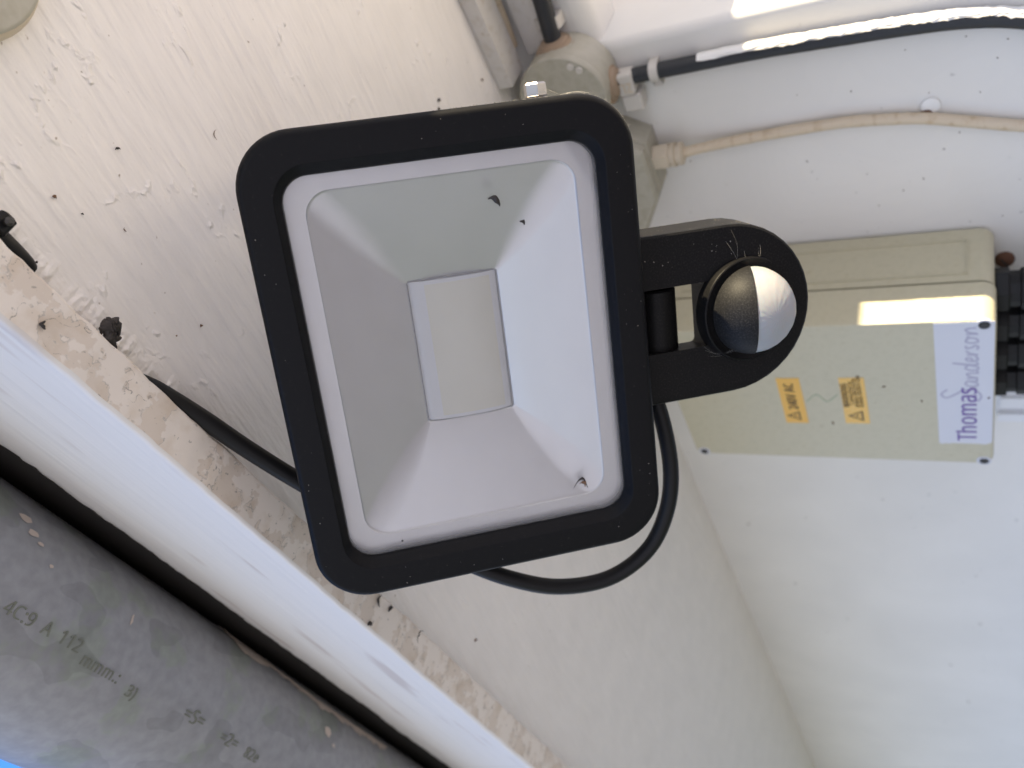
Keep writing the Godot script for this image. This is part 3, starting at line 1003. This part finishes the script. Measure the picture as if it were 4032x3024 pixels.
func build_control_box() -> void:
	# origin: middle of the back, on the wall
	var c := Vector3(-0.716, 0.138, WALL)
	var t := thing("control_box", "large beige plastic control box with stickers, screwed to the white wall", "electrical box", at(c.x, c.y, c.z))
	var hw := 0.112
	var hh := 0.159
	var b := Mb.new()
	b.loft([rrect(hw - 0.006, hh - 0.006, 0.010, 0.0005, 6), rrect(hw - 0.002, hh - 0.002, 0.012, 0.003, 6), rrect(hw - 0.0005, hh - 0.0005, 0.012, 0.006, 6), rrect(hw - 0.001, hh - 0.001, 0.012, 0.0745, 6)], true, true)
	var body := part(t, "base_case", b.mesh(), M.box)
	# recessed panel line on the side that faces the camera
	b = Mb.new()
	b.box(Vector3(hw - 0.0012, -hh + 0.024, 0.020), Vector3(hw + 0.0006, hh - 0.024, 0.0212))
	b.box(Vector3(hw - 0.0012, -hh + 0.024, 0.0648), Vector3(hw + 0.0006, hh - 0.024, 0.0660))
	b.box(Vector3(hw - 0.0012, -hh + 0.0225, 0.020), Vector3(hw + 0.0006, -hh + 0.0237, 0.0660))
	part(body, "panel_moulding", b.mesh(), M.box)
	b = Mb.new()
	b.loft([rrect(hw - 0.003, hh - 0.003, 0.010, 0.0746, 6), rrect(hw - 0.003, hh - 0.003, 0.010, 0.0775, 6)])
	part(t, "seal", b.mesh(), M.box_groove)
	b = Mb.new()
	b.loft([rrect(hw - 0.001, hh - 0.001, 0.012, 0.0770, 6), rrect(hw, hh, 0.012, 0.0780, 6), rrect(hw - 0.0005, hh - 0.0005, 0.012, 0.1215, 6), rrect(hw - 0.0015, hh - 0.0015, 0.0115, 0.1242, 6), rrect(hw - 0.004, hh - 0.004, 0.010, 0.1250, 6)], true, true)
	var lid := part(t, "lid", b.mesh(), M.box)
	var k := 1.009
	var fx := func(x: float) -> float: return x * k - c.x
	var fy := func(y: float) -> float: return y * k - c.y
	var F := 0.12505
	for s in [[-0.6050, -0.0108], [-0.8135, -0.0118], [-0.8135, 0.2835], [-0.6050, 0.2835]]:
		var o := part(lid, "screw", lathe([[0.0070, -0.001], [0.0070, 0.0006], [0.0052, 0.0010], [0.0046, 0.0003]], 20).mesh(), M.sticker_white, Transform3D(Basis.IDENTITY, Vector3(fx.call(s[0]), fy.call(s[1]), F)))
		o.name = "screw"
	for s in [[-0.6050, -0.0108], [-0.8135, -0.0118], [-0.8135, 0.2835], [-0.6050, 0.2835]]:
		part(lid, "screw_recess", lathe([[0.0042, 0.0], [0.0042, 0.0012]], 16).mesh(), M.ink_black, Transform3D(Basis.IDENTITY, Vector3(fx.call(s[0]), fy.call(s[1]), F + 0.0002)))
	# stickers
	var s1 := part(lid, "yellow_sticker", quad_plate(fx.call(-0.7525), fx.call(-0.6757), fy.call(0.1542), fy.call(0.1775), F).mesh(), M.sticker_yellow)
	sticker_triangle(s1, Vector3(fx.call(-0.7395), fy.call(0.1658), F + 0.0005), 0.0165)
	part(s1, "lettering", lettering("240V AC", 0.0098, 0.0003, false, 700), M.ink_brown, Transform3D(Basis(Vector3(0.86, 0, 0), Vector3(0, 1, 0), Vector3(0, 0, 1)), Vector3(fx.call(-0.7280), fy.call(0.1580), F + 0.0006)))
	var s2 := part(lid, "warning_sticker", quad_plate(fx.call(-0.7517), fx.call(-0.6762), fy.call(0.0925), fy.call(0.1163), F).mesh(), M.sticker_worn)
	sticker_triangle(s2, Vector3(fx.call(-0.7385), fy.call(0.1030), F + 0.0005), 0.0175)
	part(s2, "lettering", lettering("WARNING", 0.0062, 0.0003, false, 700), M.ink_brown, Transform3D(Basis(Vector3(0.95, 0, 0), Vector3(0, 1, 0), Vector3(0, 0, 1)), Vector3(fx.call(-0.7235), fy.call(0.1075), F + 0.0006)))
	var line := 0
	for s in ["Connected to", "mains electricity", "Isolate before use"]:
		part(s2, "lettering", lettering(s, 0.0031, 0.0003), M.ink_brown, Transform3D(Basis(Vector3(1.0, 0, 0), Vector3(0, 1, 0), Vector3(0, 0, 1)), Vector3(fx.call(-0.7235 if line else -0.7195), fy.call(0.1032 - 0.0043 * line), F + 0.0006)))
		line += 1
	var s3 := part(lid, "name_sticker", name_sticker(fx.call(-0.7845), fx.call(-0.6005), fy.call(-0.0188), fy.call(0.0288), F), M.sticker_white)
	part(s3, "lettering", lettering("Thomas", 0.0172, 0.0003, false, 400), M.ink_purple, Transform3D(Basis(Vector3(1.04, 0, 0), Vector3(0, 1, 0), Vector3(0, 0, 1)), Vector3(fx.call(-0.7785), fy.call(-0.0110), F + 0.0007)))
	build_script(s3, Vector3(fx.call(-0.7065), fy.call(-0.0070), F + 0.0004))
	# a scrawl of green marker between the stickers
	b = tube(spline([Vector3(fx.call(-0.7160), fy.call(0.1516), F), Vector3(fx.call(-0.7030), fy.call(0.1405), F), Vector3(fx.call(-0.7145), fy.call(0.1312), F), Vector3(fx.call(-0.7035), fy.call(0.1200), F)], 6), 0.0006, 6)
	part(lid, "marker_scrawl", b.mesh(), M.ink_green)
	for s in [[-0.713, 0.0423], [-0.7076, -0.0151], [-0.7519, 0.1295], [-0.69, 0.075], [-0.65, 0.21]]:
		var bb := Mb.new()
		var rng := RandomNumberGenerator.new()
		rng.seed = int(s[0] * -10000)
		grain(bb, Vector3(fx.call(s[0]), fy.call(s[1]), F + 0.0003), rng, Basis.IDENTITY, 0.0011, 0.0013)
		part(lid, "dirt_speck", bb.mesh(), M.rust)
	# black cable glands under the box
	for i in 4:
		var g := Mb.new()
		g.loft([ring(0.0205, 0.0, 6), ring(0.0212, 0.002, 6), ring(0.0212, 0.0105, 6), ring(0.0200, 0.012, 6)], true, true)
		g.add(lathe([[0.0175, 0.012], [0.0175, 0.020], [0.0200, 0.021], [0.0200, 0.034], [0.0165, 0.038]], 12))
		g.add(lathe([[0.008, 0.037], [0.008, 0.16]], 12))
		part(t, "cable_gland", g.mesh(25), M.rubber, Transform3D(Basis(Vector3(1, 0, 0), Vector3(0, 0, 1), Vector3(0, -1, 0)), Vector3(0.078 - 0.0425 * i, -hh + 0.0005, 0.055)))

func name_sticker(x0: float, x1: float, y0: float, y1: float, z: float) -> ArrayMesh:
	# paper with a torn left end
	var lo := PackedVector3Array()
	var pts := [Vector2(x0 + 0.004, y0), Vector2(x1, y0), Vector2(x1, y1), Vector2(x0 + 0.001, y1), Vector2(x0 - 0.0008, y1 - 0.003), Vector2(x0 + 0.001, y1 - 0.006), Vector2(x0 - 0.0004, y1 - 0.010), Vector2(x0 + 0.0012, y1 - 0.011), Vector2(x0 + 0.001, y0 + 0.012), Vector2(x0 + 0.0002, y0 + 0.006)]
	for p in pts:
		lo.append(Vector3(p.x, p.y, z))
	var hi := PackedVector3Array()
	for p in lo:
		hi.append(p + Vector3(0, 0, 0.0003))
	var b := Mb.new()
	b.loft([lo, hi], true, true)
	return b.mesh(20)

func build_script(parent: Node3D, o: Vector3) -> void:
	# faded handwritten-style second word, drawn as pen strokes
	var strokes := [
		[[0.010, 0.027], [0.004, 0.032], [-0.001, 0.028], [0.003, 0.021], [0.009, 0.013], [0.009, 0.003], [0.001, -0.002], [-0.006, 0.001]],
		[[0.021, 0.010], [0.017, 0.011], [0.0145, 0.006], [0.016, 0.001], [0.0195, 0.003], [0.0215, 0.010], [0.0215, 0.002], [0.024, 0.002]],
		[[0.0255, 0.010], [0.0255, 0.001], [0.0275, 0.007], [0.0305, 0.010], [0.0318, 0.007], [0.0320, 0.001], [0.0345, 0.002]],
		[[0.0420, 0.009], [0.0380, 0.011], [0.0355, 0.006], [0.0370, 0.001], [0.0405, 0.003], [0.0450, 0.022], [0.0425, 0.006], [0.0430, 0.001], [0.0455, 0.002]],
		[[0.0470, 0.005], [0.0510, 0.007], [0.0505, 0.0105], [0.0478, 0.009], [0.0470, 0.004], [0.0495, 0.001], [0.0530, 0.003]],
		[[0.0550, 0.010], [0.0548, 0.001], [0.0565, 0.007], [0.0600, 0.0105]],
		[[0.0660, 0.0105], [0.0630, 0.010], [0.0640, 0.006], [0.0662, 0.003], [0.0640, 0.0005], [0.0612, 0.002]],
		[[0.0745, 0.0090], [0.0712, 0.0105], [0.0692, 0.006], [0.0708, 0.001], [0.0745, 0.003], [0.0752, 0.008], [0.0745, 0.0095], [0.0775, 0.008]],
		[[0.0800, 0.010], [0.0798, 0.001], [0.0820, 0.008], [0.0850, 0.0105], [0.0865, 0.007], [0.0868, 0.001], [0.0895, 0.003]]]
	var b := Mb.new()
	for s in strokes:
		var pts := []
		for p in s:
			pts.append(o + Vector3(p[0] * 1.14, p[1], 0.0))
		b.add(tube(spline(pts, 5), 0.00115, 5))
	# flatten the pen strokes into a film of ink
	for i in b.v.size():
		b.v[i].z = o.z + (b.v[i].z - o.z) * 0.12
	part(parent, "script_lettering", b.mesh(), M.ink_faded)

func sticker_triangle(parent: Node3D, c: Vector3, s: float) -> void:
	var o := PackedVector3Array()
	var i_ := PackedVector3Array()
	for k in 3:
		var a := PI / 2 + TAU * k / 3
		o.append(c + Vector3(cos(a), sin(a), 0) * s * 0.60)
		i_.append(c + Vector3(cos(a), sin(a), 0) * s * 0.38)
	var b := Mb.new()
	b.loft([o, i_])
	var q := [Vector2(0.05, 0.26), Vector2(-0.12, 0.0), Vector2(0.0, 0.0), Vector2(-0.06, -0.20), Vector2(0.12, 0.05), Vector2(0.0, 0.05)]
	var f := PackedVector3Array()
	for p in q:
		f.append(c + Vector3(p.x, p.y, 0.0001) * s * Vector3(1, 1, 1))
	b.tri(f[0], f[1], f[5]); b.tri(f[1], f[2], f[5]); b.tri(f[2], f[3], f[4]); b.tri(f[2], f[4], f[5])
	part(parent, "warning_triangle", b.mesh(), M.ink_brown)

func grommet(n := 4) -> Mb:
	# stepped rubber cone, axis +z
	var p := []
	for i in n:
		var r := 0.0195 - 0.0032 * i
		p.append([r, 0.003 * i])
		p.append([r - 0.0006, 0.003 * i + 0.0018])
		p.append([r - 0.0028, 0.003 * i + 0.0020])
		p.append([r - 0.0028, 0.003 * i + 0.0029])
	return lathe(p, 28)

func build_junction_boxes() -> void:
	# round box high on the wall
	var t := thing("junction_box", "round grey-beige junction box with stepped grommets at the top of the wall", "junction box", at(-0.3665, 0.3315, WALL))
	part(t, "case", lathe([[0.0425, 0.0005], [0.0425, 0.034], [0.0415, 0.037], [0.0415, 0.0375]], 48).mesh(), M.jbox)
	part(t, "cover", lathe([[0.0428, 0.0376], [0.0432, 0.039], [0.0432, 0.0435], [0.0422, 0.0450], [0.0405, 0.0454]], 48).mesh(), M.jbox)
	for d in [[Vector3(1, 0, 0), Vector3(0.0375, 0.002, 0.016)], [Vector3(0, -1, 0), Vector3(-0.008, -0.0375, 0.016)], [Vector3(-1, 0, 0), Vector3(-0.0375, 0.0, 0.016)]]:
		var z: Vector3 = d[0]
		var x := Vector3(0, 0, 1)
		part(t, "grommet", grommet(3).mesh(30), M.grommet, Transform3D(Basis(x, z.cross(x), z), d[1]))
	for s in [[0.026, 0.026], [0.031, 0.019]]:
		part(t, "screw", lathe([[0.0035, 0.0], [0.0030, 0.0012]], 12).mesh(), M.clip_white, Transform3D(Basis.IDENTITY, Vector3(s[0], -s[1], 0.0455)))
	# eight-sided box below and beside it
	t = thing("junction_box", "angular grey-beige junction box with a beige gland, partly hidden behind the floodlight", "junction box", at(-0.4830, 0.3290, WALL))
	var ringo := func(g: float, z: float) -> PackedVector3Array:
		var o := PackedVector3Array()
		for p in [[0.062, -0.032], [0.062, 0.030], [0.034, 0.052], [-0.036, 0.052], [-0.064, 0.030], [-0.064, -0.026], [-0.012, -0.0555], [0.046, -0.0555]]:
			o.append(Vector3(p[0] * (1.0 - g), p[1] * (1.0 - g), z))
		return o
	var b := Mb.new()
	b.loft([ringo.call(0.0, 0.0005), ringo.call(0.0, 0.0300), ringo.call(0.05, 0.0320)], true, true)
	part(t, "case", b.mesh(30), M.jbox)
	b = Mb.new()
	b.loft([ringo.call(0.03, 0.0321), ringo.call(0.02, 0.0330), ringo.call(0.02, 0.0410), ringo.call(0.07, 0.0440), ringo.call(0.12, 0.0445)], true, true)
	part(t, "cover", b.mesh(30), M.jbox)
	var g := Mb.new()
	g.loft([ring(0.0125, 0.0, 6), ring(0.0130, 0.001, 6), ring(0.0130, 0.0145, 6), ring(0.0120, 0.016, 6)], true, true)
	g.add(lathe([[0.0100, 0.016], [0.0100, 0.018], [0.0118, 0.0185], [0.0118, 0.0215], [0.0095, 0.022], [0.0095, 0.024], [0.0112, 0.0245], [0.0112, 0.028], [0.007, 0.030]], 20))
	part(t, "gland", g.mesh(25), M.beige, Transform3D(Basis(Vector3(1, 0, 0), Vector3(0, 0, 1), Vector3(0, -1, 0)), Vector3(0.0205, -0.0553, 0.018)))

func build_wall_cables() -> void:
	# black cable along the wall under the battens into the round box
	var base := P(-0.33, 0.333, WALL + 0.012)
	var pts := []
	for q in [[0.28, 0.322, 0.010], [0.0, 0.324, 0.010], [-0.20, 0.3285, 0.010], [-0.27, 0.3310, 0.011], [-0.3235, 0.3335, 0.0160]]:
		pts.append(P(q[0], q[1], WALL + q[2]) - base)
	single("cable", tube(spline(pts, 10), 0.0082, 16).mesh(), M.cable_black, "black cable running along the wall top into the side of the round junction box", "cable", base)
	# black cable down the wall, one side thick with white paint
	base = P(-0.38, 0.15, WALL + 0.009)
	var t := thing("cable", "black cable dropping down the wall, smeared with white paint on one side", "cable", Transform3D(Basis.IDENTITY, base))
	pts = []
	for q in [[-0.3745, 0.2930, 0.016], [-0.3760, 0.2700, 0.0095], [-0.3762, 0.2300, 0.0088], [-0.3765, 0.1560, 0.0088], [-0.3790, 0.0950, 0.0088], [-0.3812, 0.0470, 0.0088], [-0.3852, 0.0020, 0.0088], [-0.3945, -0.0372, 0.0088], [-0.420, -0.10, 0.0088], [-0.43, -0.30, 0.0088]]:
		pts.append(P(q[0], q[1], WALL + q[2]) - base)
	var path := spline(pts, 14)
	part(t, "sheath", tube(path, 0.0074, 18, 0.02).mesh(), M.cable_black)
	var coat := path.slice(32, path.size())
	var cb := tube(coat, 0.0083, 12, 0.09, PI - 0.95, PI + 0.95, 0.22)
	var o := part(t, "paint_coat", cb.mesh(50), M.paint)
	o.set_meta("label", "streaky white paint on the cable")
	part(t, "paint_coat", tube(path.slice(34, path.size() - 4), 0.0087, 8, 0.12, PI - 0.4, PI + 0.7, 0.35).mesh(50), M.paint)
	# beige cable from the gland of the eight-sided box
	base = P(-0.46, 0.1, WALL + 0.006)
	pts = []
	for q in [[-0.4625, 0.2480, 0.018], [-0.4640, 0.2250, 0.011], [-0.4640, 0.1700, 0.0065], [-0.4632, 0.1030, 0.0062], [-0.4672, 0.0610, 0.0062], [-0.4715, 0.0333, 0.0066], [-0.4805, 0.0030, 0.0062], [-0.4935, -0.0402, 0.0062], [-0.515, -0.12, 0.0062], [-0.53, -0.30, 0.0062]]:
		pts.append(P(q[0], q[1], WALL + q[2]) - base)
	single("cable", tube(spline(pts, 12), 0.0052, 14, 0.05).mesh(), M.beige_cable, "yellowed beige cable running down the wall from the beige gland", "cable", base)
	# beige cable in the gap between the two battens
	base = P(-0.2, 0.375, WALL + 0.012)
	pts = []
	for q in [[0.28, 0.3752, -0.6755], [0.0, 0.3752, -0.6755], [-0.20, 0.3755, -0.6758], [-0.29, 0.3765, -0.6775], [-0.322, 0.3790, -0.6800]]:
		pts.append(P(q[0], q[1], q[2]) - base)
	single("cable", tube(spline(pts, 6), 0.0052, 12).mesh(), M.beige_cable, "beige cable tucked between the two white battens beside the round junction box", "cable", base)

func clip_mesh(r: float, w: float) -> Mb:
	# saddle over a cable: axis x, wall behind at z = 0
	var b := Mb.new()
	var rings := []
	for s in [-1.0, 1.0]:
		var o := PackedVector3Array()
		o.append(Vector3(s * w, -r - 0.0018, 0.0005))
		o.append(Vector3(s * w, r + 0.0065, 0.0005))
		o.append(Vector3(s * w, r + 0.0065, r + 0.002))
		for i in 9:
			var a := PI * i / 8
			o.append(Vector3(s * w, (r + 0.0018) * cos(a), r + (r + 0.0018) * sin(a)))
		rings.append(o)
	b.loft(rings, true, true)
	return b

func build_wall_fixings() -> void:
	# cable clips
	single("cable_clip", clip_mesh(0.0086, 0.0055).mesh(25), M.clip_white, "white plastic clip on the black cable beside the round junction box", "cable clip", P(-0.3075, 0.3325, WALL), "cable clips")
	var o := single("cable_clip", clip_mesh(0.0078, 0.0042).mesh(25), M.clip_white, "grubby white clip across the black cable just below the round box", "cable clip", P(-0.3765, 0.2520, WALL), "cable clips")
	o.rotation = Vector3(0, 0, PI / 2)
	var t := thing("cable_tag", "cream plastic cable tag with raised marks under the round junction box", "cable tag", at(-0.3785, 0.2800, WALL + 0.004))
	part(t, "sleeve", bevel_box(0.0105, 0.0085, 0.0, 0.0165, 0.003, 0.0012).mesh(), M.clip_white)
	part(t, "block", bevel_box(0.0090, 0.0100, 0.0, 0.0150, 0.003, 0.0015).mesh(), M.clip_white, Transform3D(Basis.IDENTITY, Vector3(-0.0200, -0.0020, 0.0)))
	part(t, "raised_marks", lettering("ZL", 0.010, 0.001, false, 700), M.beige, Transform3D(Basis(Vector3(0, 0.75, 0), Vector3(-1, 0, 0), Vector3(0, 0, 1)), Vector3(0.0060, -0.0070, 0.0166)))
	# rusty fixings
	rusty("rusty_screw", "rusty screw and paint blister on the wall beside the beige cable", P(-0.4700, 0.0318, WALL), 0.0052)
	rusty("rusty_screw", "round rusty screw head on the wall just below the control box", P(-0.6500, -0.0300, WALL), 0.0085)
	# trunking below and left of the control box
	t = thing("cable_trunking", "white plastic cable trunking on the wall below the control box", "trunking", at(-0.868, -0.33, WALL))
	var b := Mb.new()
	for s in [[-0.036, -0.0225, 0.011], [0.0225, 0.038, 0.013], [-0.0225, 0.0225, 0.004]]:
		b.box(Vector3(s[0], 0.0, 0.0004), Vector3(s[1], 0.302, s[2]))
	part(t, "channel", b.mesh(), M.pvc_white)
	b = Mb.new()
	b.box(Vector3(-0.0120, 0.0, 0.0042), Vector3(0.0050, 0.300, 0.0095))
	part(t, "lid_strip", b.mesh(), M.pvc_white)

func rusty(called: String, label: String, p: Vector3, r: float) -> void:
	var t := thing(called, label, "screw", Transform3D(Basis.IDENTITY, p), "rusty screws in the wall")
	part(t, "head", lathe([[r, 0.0002], [r * 1.02, r * 0.4], [r * 0.8, r * 0.8], [r * 0.4, r * 0.95]], 18).mesh(60), M.rust)
	part(t, "slot", bevel_box(r * 0.7, r * 0.12, r * 0.8, r * 0.97, r * 0.1, r * 0.03).mesh(), M.insect, Transform3D(Basis(Vector3(0, 0, 1), 0.6), Vector3.ZERO))
	if r < 0.006:
		var b := lathe([[r * 1.5, 0.0], [r * 1.5, 0.0022], [r * 1.1, 0.0030]], 14)
		part(t, "paint_blister", b.mesh(60), M.paint, Transform3D(Basis.IDENTITY, Vector3(r * 1.3, -r * 0.6, 0.0002)))

func build_soffit_fittings() -> void:
	# round fitting at the edge of the picture
	var t := thing("ceiling_fitting", "round grey fitting with a yellowed rim on the soffit, cut off by the picture corner", "light fitting", Transform3D(Basis(Vector3(1, 0, 0), Vector3(0, 0, 1), Vector3(0, -1, 0)), P(-0.0215, SOFFIT, -0.2650)))
	part(t, "rim", lathe([[0.0425, 0.0003], [0.0425, 0.004], [0.0415, 0.0048]], 48).mesh(), M.beige)
	part(t, "cover", lathe([[0.0400, 0.0048], [0.0400, 0.0090], [0.0380, 0.0105]], 48).mesh(), M.jbox)
	# black cable clip at the left
	t = thing("cable_clip", "small black clip nailed over the cable against the fascia", "cable clip", at(-0.1130, SOFFIT, -0.1865), "cable clips")
	part(t, "saddle", bevel_box(0.0042, 0.0050, -0.0055, 0.0045, 0.002, 0.001).moved(Transform3D(Basis.IDENTITY, Vector3(0, -0.0062, 0))).mesh(), M.rubber)
	part(t, "nail", lathe([[0.0016, 0.0], [0.0022, 0.003], [0.0010, 0.0042]], 10).mesh(), M.dark_metal, Transform3D(Basis(Vector3(1, 0, 0), Vector3(0, 0, 1), Vector3(0, -1, 0)), Vector3(0, -0.0110, -0.001)))

func husk(rng: RandomNumberGenerator, l: float, r: float, bendy: float) -> Mb:
	# shrivelled insect or seed case lying along x, on the plane z = 0
	var pts := []
	for i in 6:
		var u := i / 5.0 - 0.5
		pts.append(Vector3(u * l, bendy * l * (u * u * 4.0 - 0.5) + rng.randf_range(-0.1, 0.1) * l, r * 0.8 + rng.randf_range(0, 0.3) * r))
	var path := spline(pts, 3)
	var b := Mb.new()
	var rings := []
	for i in path.size():
		var w := r * (0.25 + sin(PI * (i + 0.5) / path.size()) * rng.randf_range(0.7, 1.1))
		var q := PackedVector3Array()
		for k in 7:
			var a := TAU * k / 7
			q.append(path[i] + Vector3(0, cos(a) * w, sin(a) * w * 0.8))
		rings.append(q)
	b.loft(rings, true, true)
	return b

func build_debris() -> void:
	var rng := RandomNumberGenerator.new()
	rng.seed = 5
	var down := Basis(Vector3(1, 0, 0), Vector3(0, 0, -1), Vector3(0, 1, 0)).scaled(Vector3(1, 1, 1))
	down = Basis(Vector3(1, 0, 0), Vector3(0, 0, 1), Vector3(0, -1, 0))
	# on the soffit: x, z, length, radius, turn, brown?, label
	var list := [
		[-0.1296, -0.2654, 0.0042, 0.0008, 0.9, 0, "tiny black insect husk alone in the middle of the bare soffit"],
		[-0.1632, -0.3237, 0.0085, 0.0004, 2.3, 1, "thin brown dried stalk stuck to the soffit above the floodlight corner"],
		[-0.1235, -0.2195, 0.0030, 0.0011, 0.4, 1, "brown crumb of dirt on the soffit, nearest the picture's left edge"],
		[-0.1382, -0.2242, 0.0022, 0.0006, 0.6, 0, "small dark seed on the soffit beside a paint crust"],
		[-0.1590, -0.2359, 0.0036, 0.0004, 2.9, 1, "fine brown scrap of stalk on the streaked soffit"],
		[-0.2172, -0.2139, 0.0012, 0.0007, 0.2, 1, "minute brown dot on the soffit near the cable"],
		[-0.2260, -0.2295, 0.0030, 0.0010, 1.2, 1, "greyish brown pellet on the soffit beside the floodlight's upper edge"],
		[-0.1374, -0.1885, 0.0024, 0.0010, 0.3, 0, "black pellet on the soffit by the fascia edge"],
		[-0.2854, -0.5391, 0.0042, 0.0017, 0.7, 0, "upper of two dark spots on the soffit above the floodlight"],
		[-0.2900, -0.5330, 0.0042, 0.0017, 1.4, 0, "lower of two dark spots on the soffit above the floodlight"],
		[-0.3142, -0.6132, 0.0036, 0.0014, 0.2, 1, "brown speck on the soffit next to the white batten"],
		[-0.6192, -0.2130, 0.0050, 0.0014, 0.9, 1, "brownish speck on the grey far stretch of soffit"]]
	for d in list:
		var o := single("insect_husk", husk(rng, d[2] * 0.7, d[3] * 0.65, 0.25).mesh(60), M.insect_brown if d[5] else M.insect, d[6], "debris", P(d[0], SOFFIT - 0.0002, d[1]), "debris on the soffit")
		o.basis = down * Basis(Vector3(0, 0, 1), d[4])
	# on the lower edge of the fascia
	for d in [[-0.1512, -0.1601, 0.0040, 0.0011, 2.2, "dark curled insect on the flaking fascia edge at the left"], [-0.4512, -0.1711, 0.0085, 0.0009, 1.9, "black hooked husk on the fascia edge under the floodlight's lower corner"], [-0.4665, -0.1725, 0.0050, 0.0012, 1.0, "short black husk on the fascia edge just right of the hooked one"], [-0.4516, -0.1535, 0.0042, 0.0013, 0.4, "black crumb on the corner between fascia edge and white face"], [-0.5135, -0.1732, 0.0110, 0.0004, 1.3, "long thin black hair on the fascia edge"]]:
		var o := single("insect_husk", husk(rng, d[2], d[3], 0.35).mesh(60), M.insect, d[5], "debris", P(d[0], 0.3676, d[1]), "debris on the fascia edge")
		o.basis = down * Basis(Vector3(0, 0, 1), d[4])
	# big spider's lair where the cable goes behind the fascia
	var b := Mb.new()
	for i in 5:
		b.add(husk(rng, 0.011, 0.0030, 0.2).moved(Transform3D(Basis(Vector3(0, 0, 1), i * 1.1), Vector3(rng.randf_range(-0.003, 0.003), rng.randf_range(-0.003, 0.003), 0.0))))
	var lair := single("cocoon", b.mesh(60), M.insect, "dark ragged spider cocoon wedged between fascia edge and soffit", "cocoon", P(-0.1800, 0.3742, -0.1832))
	lair.basis = down
	# on the floodlight glass
	var f := flood_frame()
	for d in [[0.0818, -0.0254, 0.0058, 0.0011, 1.0, 0, "dark brown seed husk on the floodlight glass near its upper edge"], [0.0686, -0.0390, 0.0026, 0.0007, 0.8, 0, "small black speck on the floodlight glass beside the seed husk"], [-0.0878, -0.0562, 0.0070, 0.0006, 1.3, 0, "curled black insect with brown fluff in the lower corner of the floodlight glass"], [-0.1015, 0.0532, 0.0011, 0.0004, 0.0, 0, "tiny dark dot in the floodlight's pale inner rim"]]:
		var bb := husk(rng, d[2] * 1.25, d[3] * 1.2, 0.7 if d[2] > 0.006 else 0.25)
		var o := single("insect_husk", bb.mesh(60), M.insect_brown if d[5] else M.insect, d[6], "debris", f * Vector3(d[0], d[1], -0.0067), "debris on the floodlight glass")
		o.basis = f.basis * Basis(Vector3(0, 0, 1), d[4])
	var fl := single("fluff", husk(rng, 0.0042, 0.0009, 0.5).mesh(60), M.insect_brown, "pinkish brown fluff clinging to the curled insect on the glass", "debris", f * Vector3(-0.0882, -0.0572, -0.0067), "debris on the floodlight glass")
	fl.basis = f.basis * Basis(Vector3(0, 0, 1), 0.9)
	# cobwebs in the sun round the sensor and the floodlight's corner
	var web := Mb.new()
	for i in 5:
		var a := rng.randf_range(-0.35, 0.35)
		var p0 := Vector3(-0.003 + 0.0318 * cos(a), -0.1725 + 0.0318 * sin(a), -0.0185)
		var p1 := Vector3(-0.003 + 0.0515 * cos(a + rng.randf_range(-0.35, 0.35)), -0.163 + 0.0515 * sin(a + rng.randf_range(-0.3, 0.2)), rng.randf_range(-0.034, -0.021))
		web.add(tube(spline([p0, (p0 + p1) / 2 + Vector3(rng.randf_range(-0.002, 0.001), rng.randf_range(-0.003, 0.0), 0.003), p1], 5), rng.randf_range(0.00002, 0.00005), 4))
	for i in 3:
		web.add(tube(spline([Vector3(-0.02 - 0.004 * i, -0.142 - 0.002 * i, -0.0190), Vector3(-0.027, -0.152 - 0.003 * i, -0.0165), Vector3(-0.018 + 0.006 * i, -0.170 - 0.002 * i, 0.0030)], 5), 0.000022, 4))
	var w := single("cobweb", web.mesh(), M.web, "sunlit cobweb threads round the black sensor collar", "cobweb", f.origin)
	w.basis = f.basis
	w.set_meta("kind", "stuff")
	web = Mb.new()
	for i in 9:
		var p0 := Vector3(0.131, -0.066 - 0.0012 * i, -0.030 + 0.003 * (i % 4))
		var p1 := Vector3(0.1365 - 0.0003 * i, -0.062 + rng.randf_range(-0.004, 0.004), -0.034)
		if i > 4:
			p1 = Vector3(0.1300, -0.078 - 0.001 * i, -0.020)
		web.add(tube(spline([p0, (p0 + p1) / 2 + Vector3(0.001, 0, 0), p1], 3), 0.00004, 4))
	w = single("cobweb", web.mesh(), M.web, "wisps of cobweb between the steel bolt and the floodlight edge", "cobweb", f.origin)
	w.basis = f.basis
	w.set_meta("kind", "stuff")
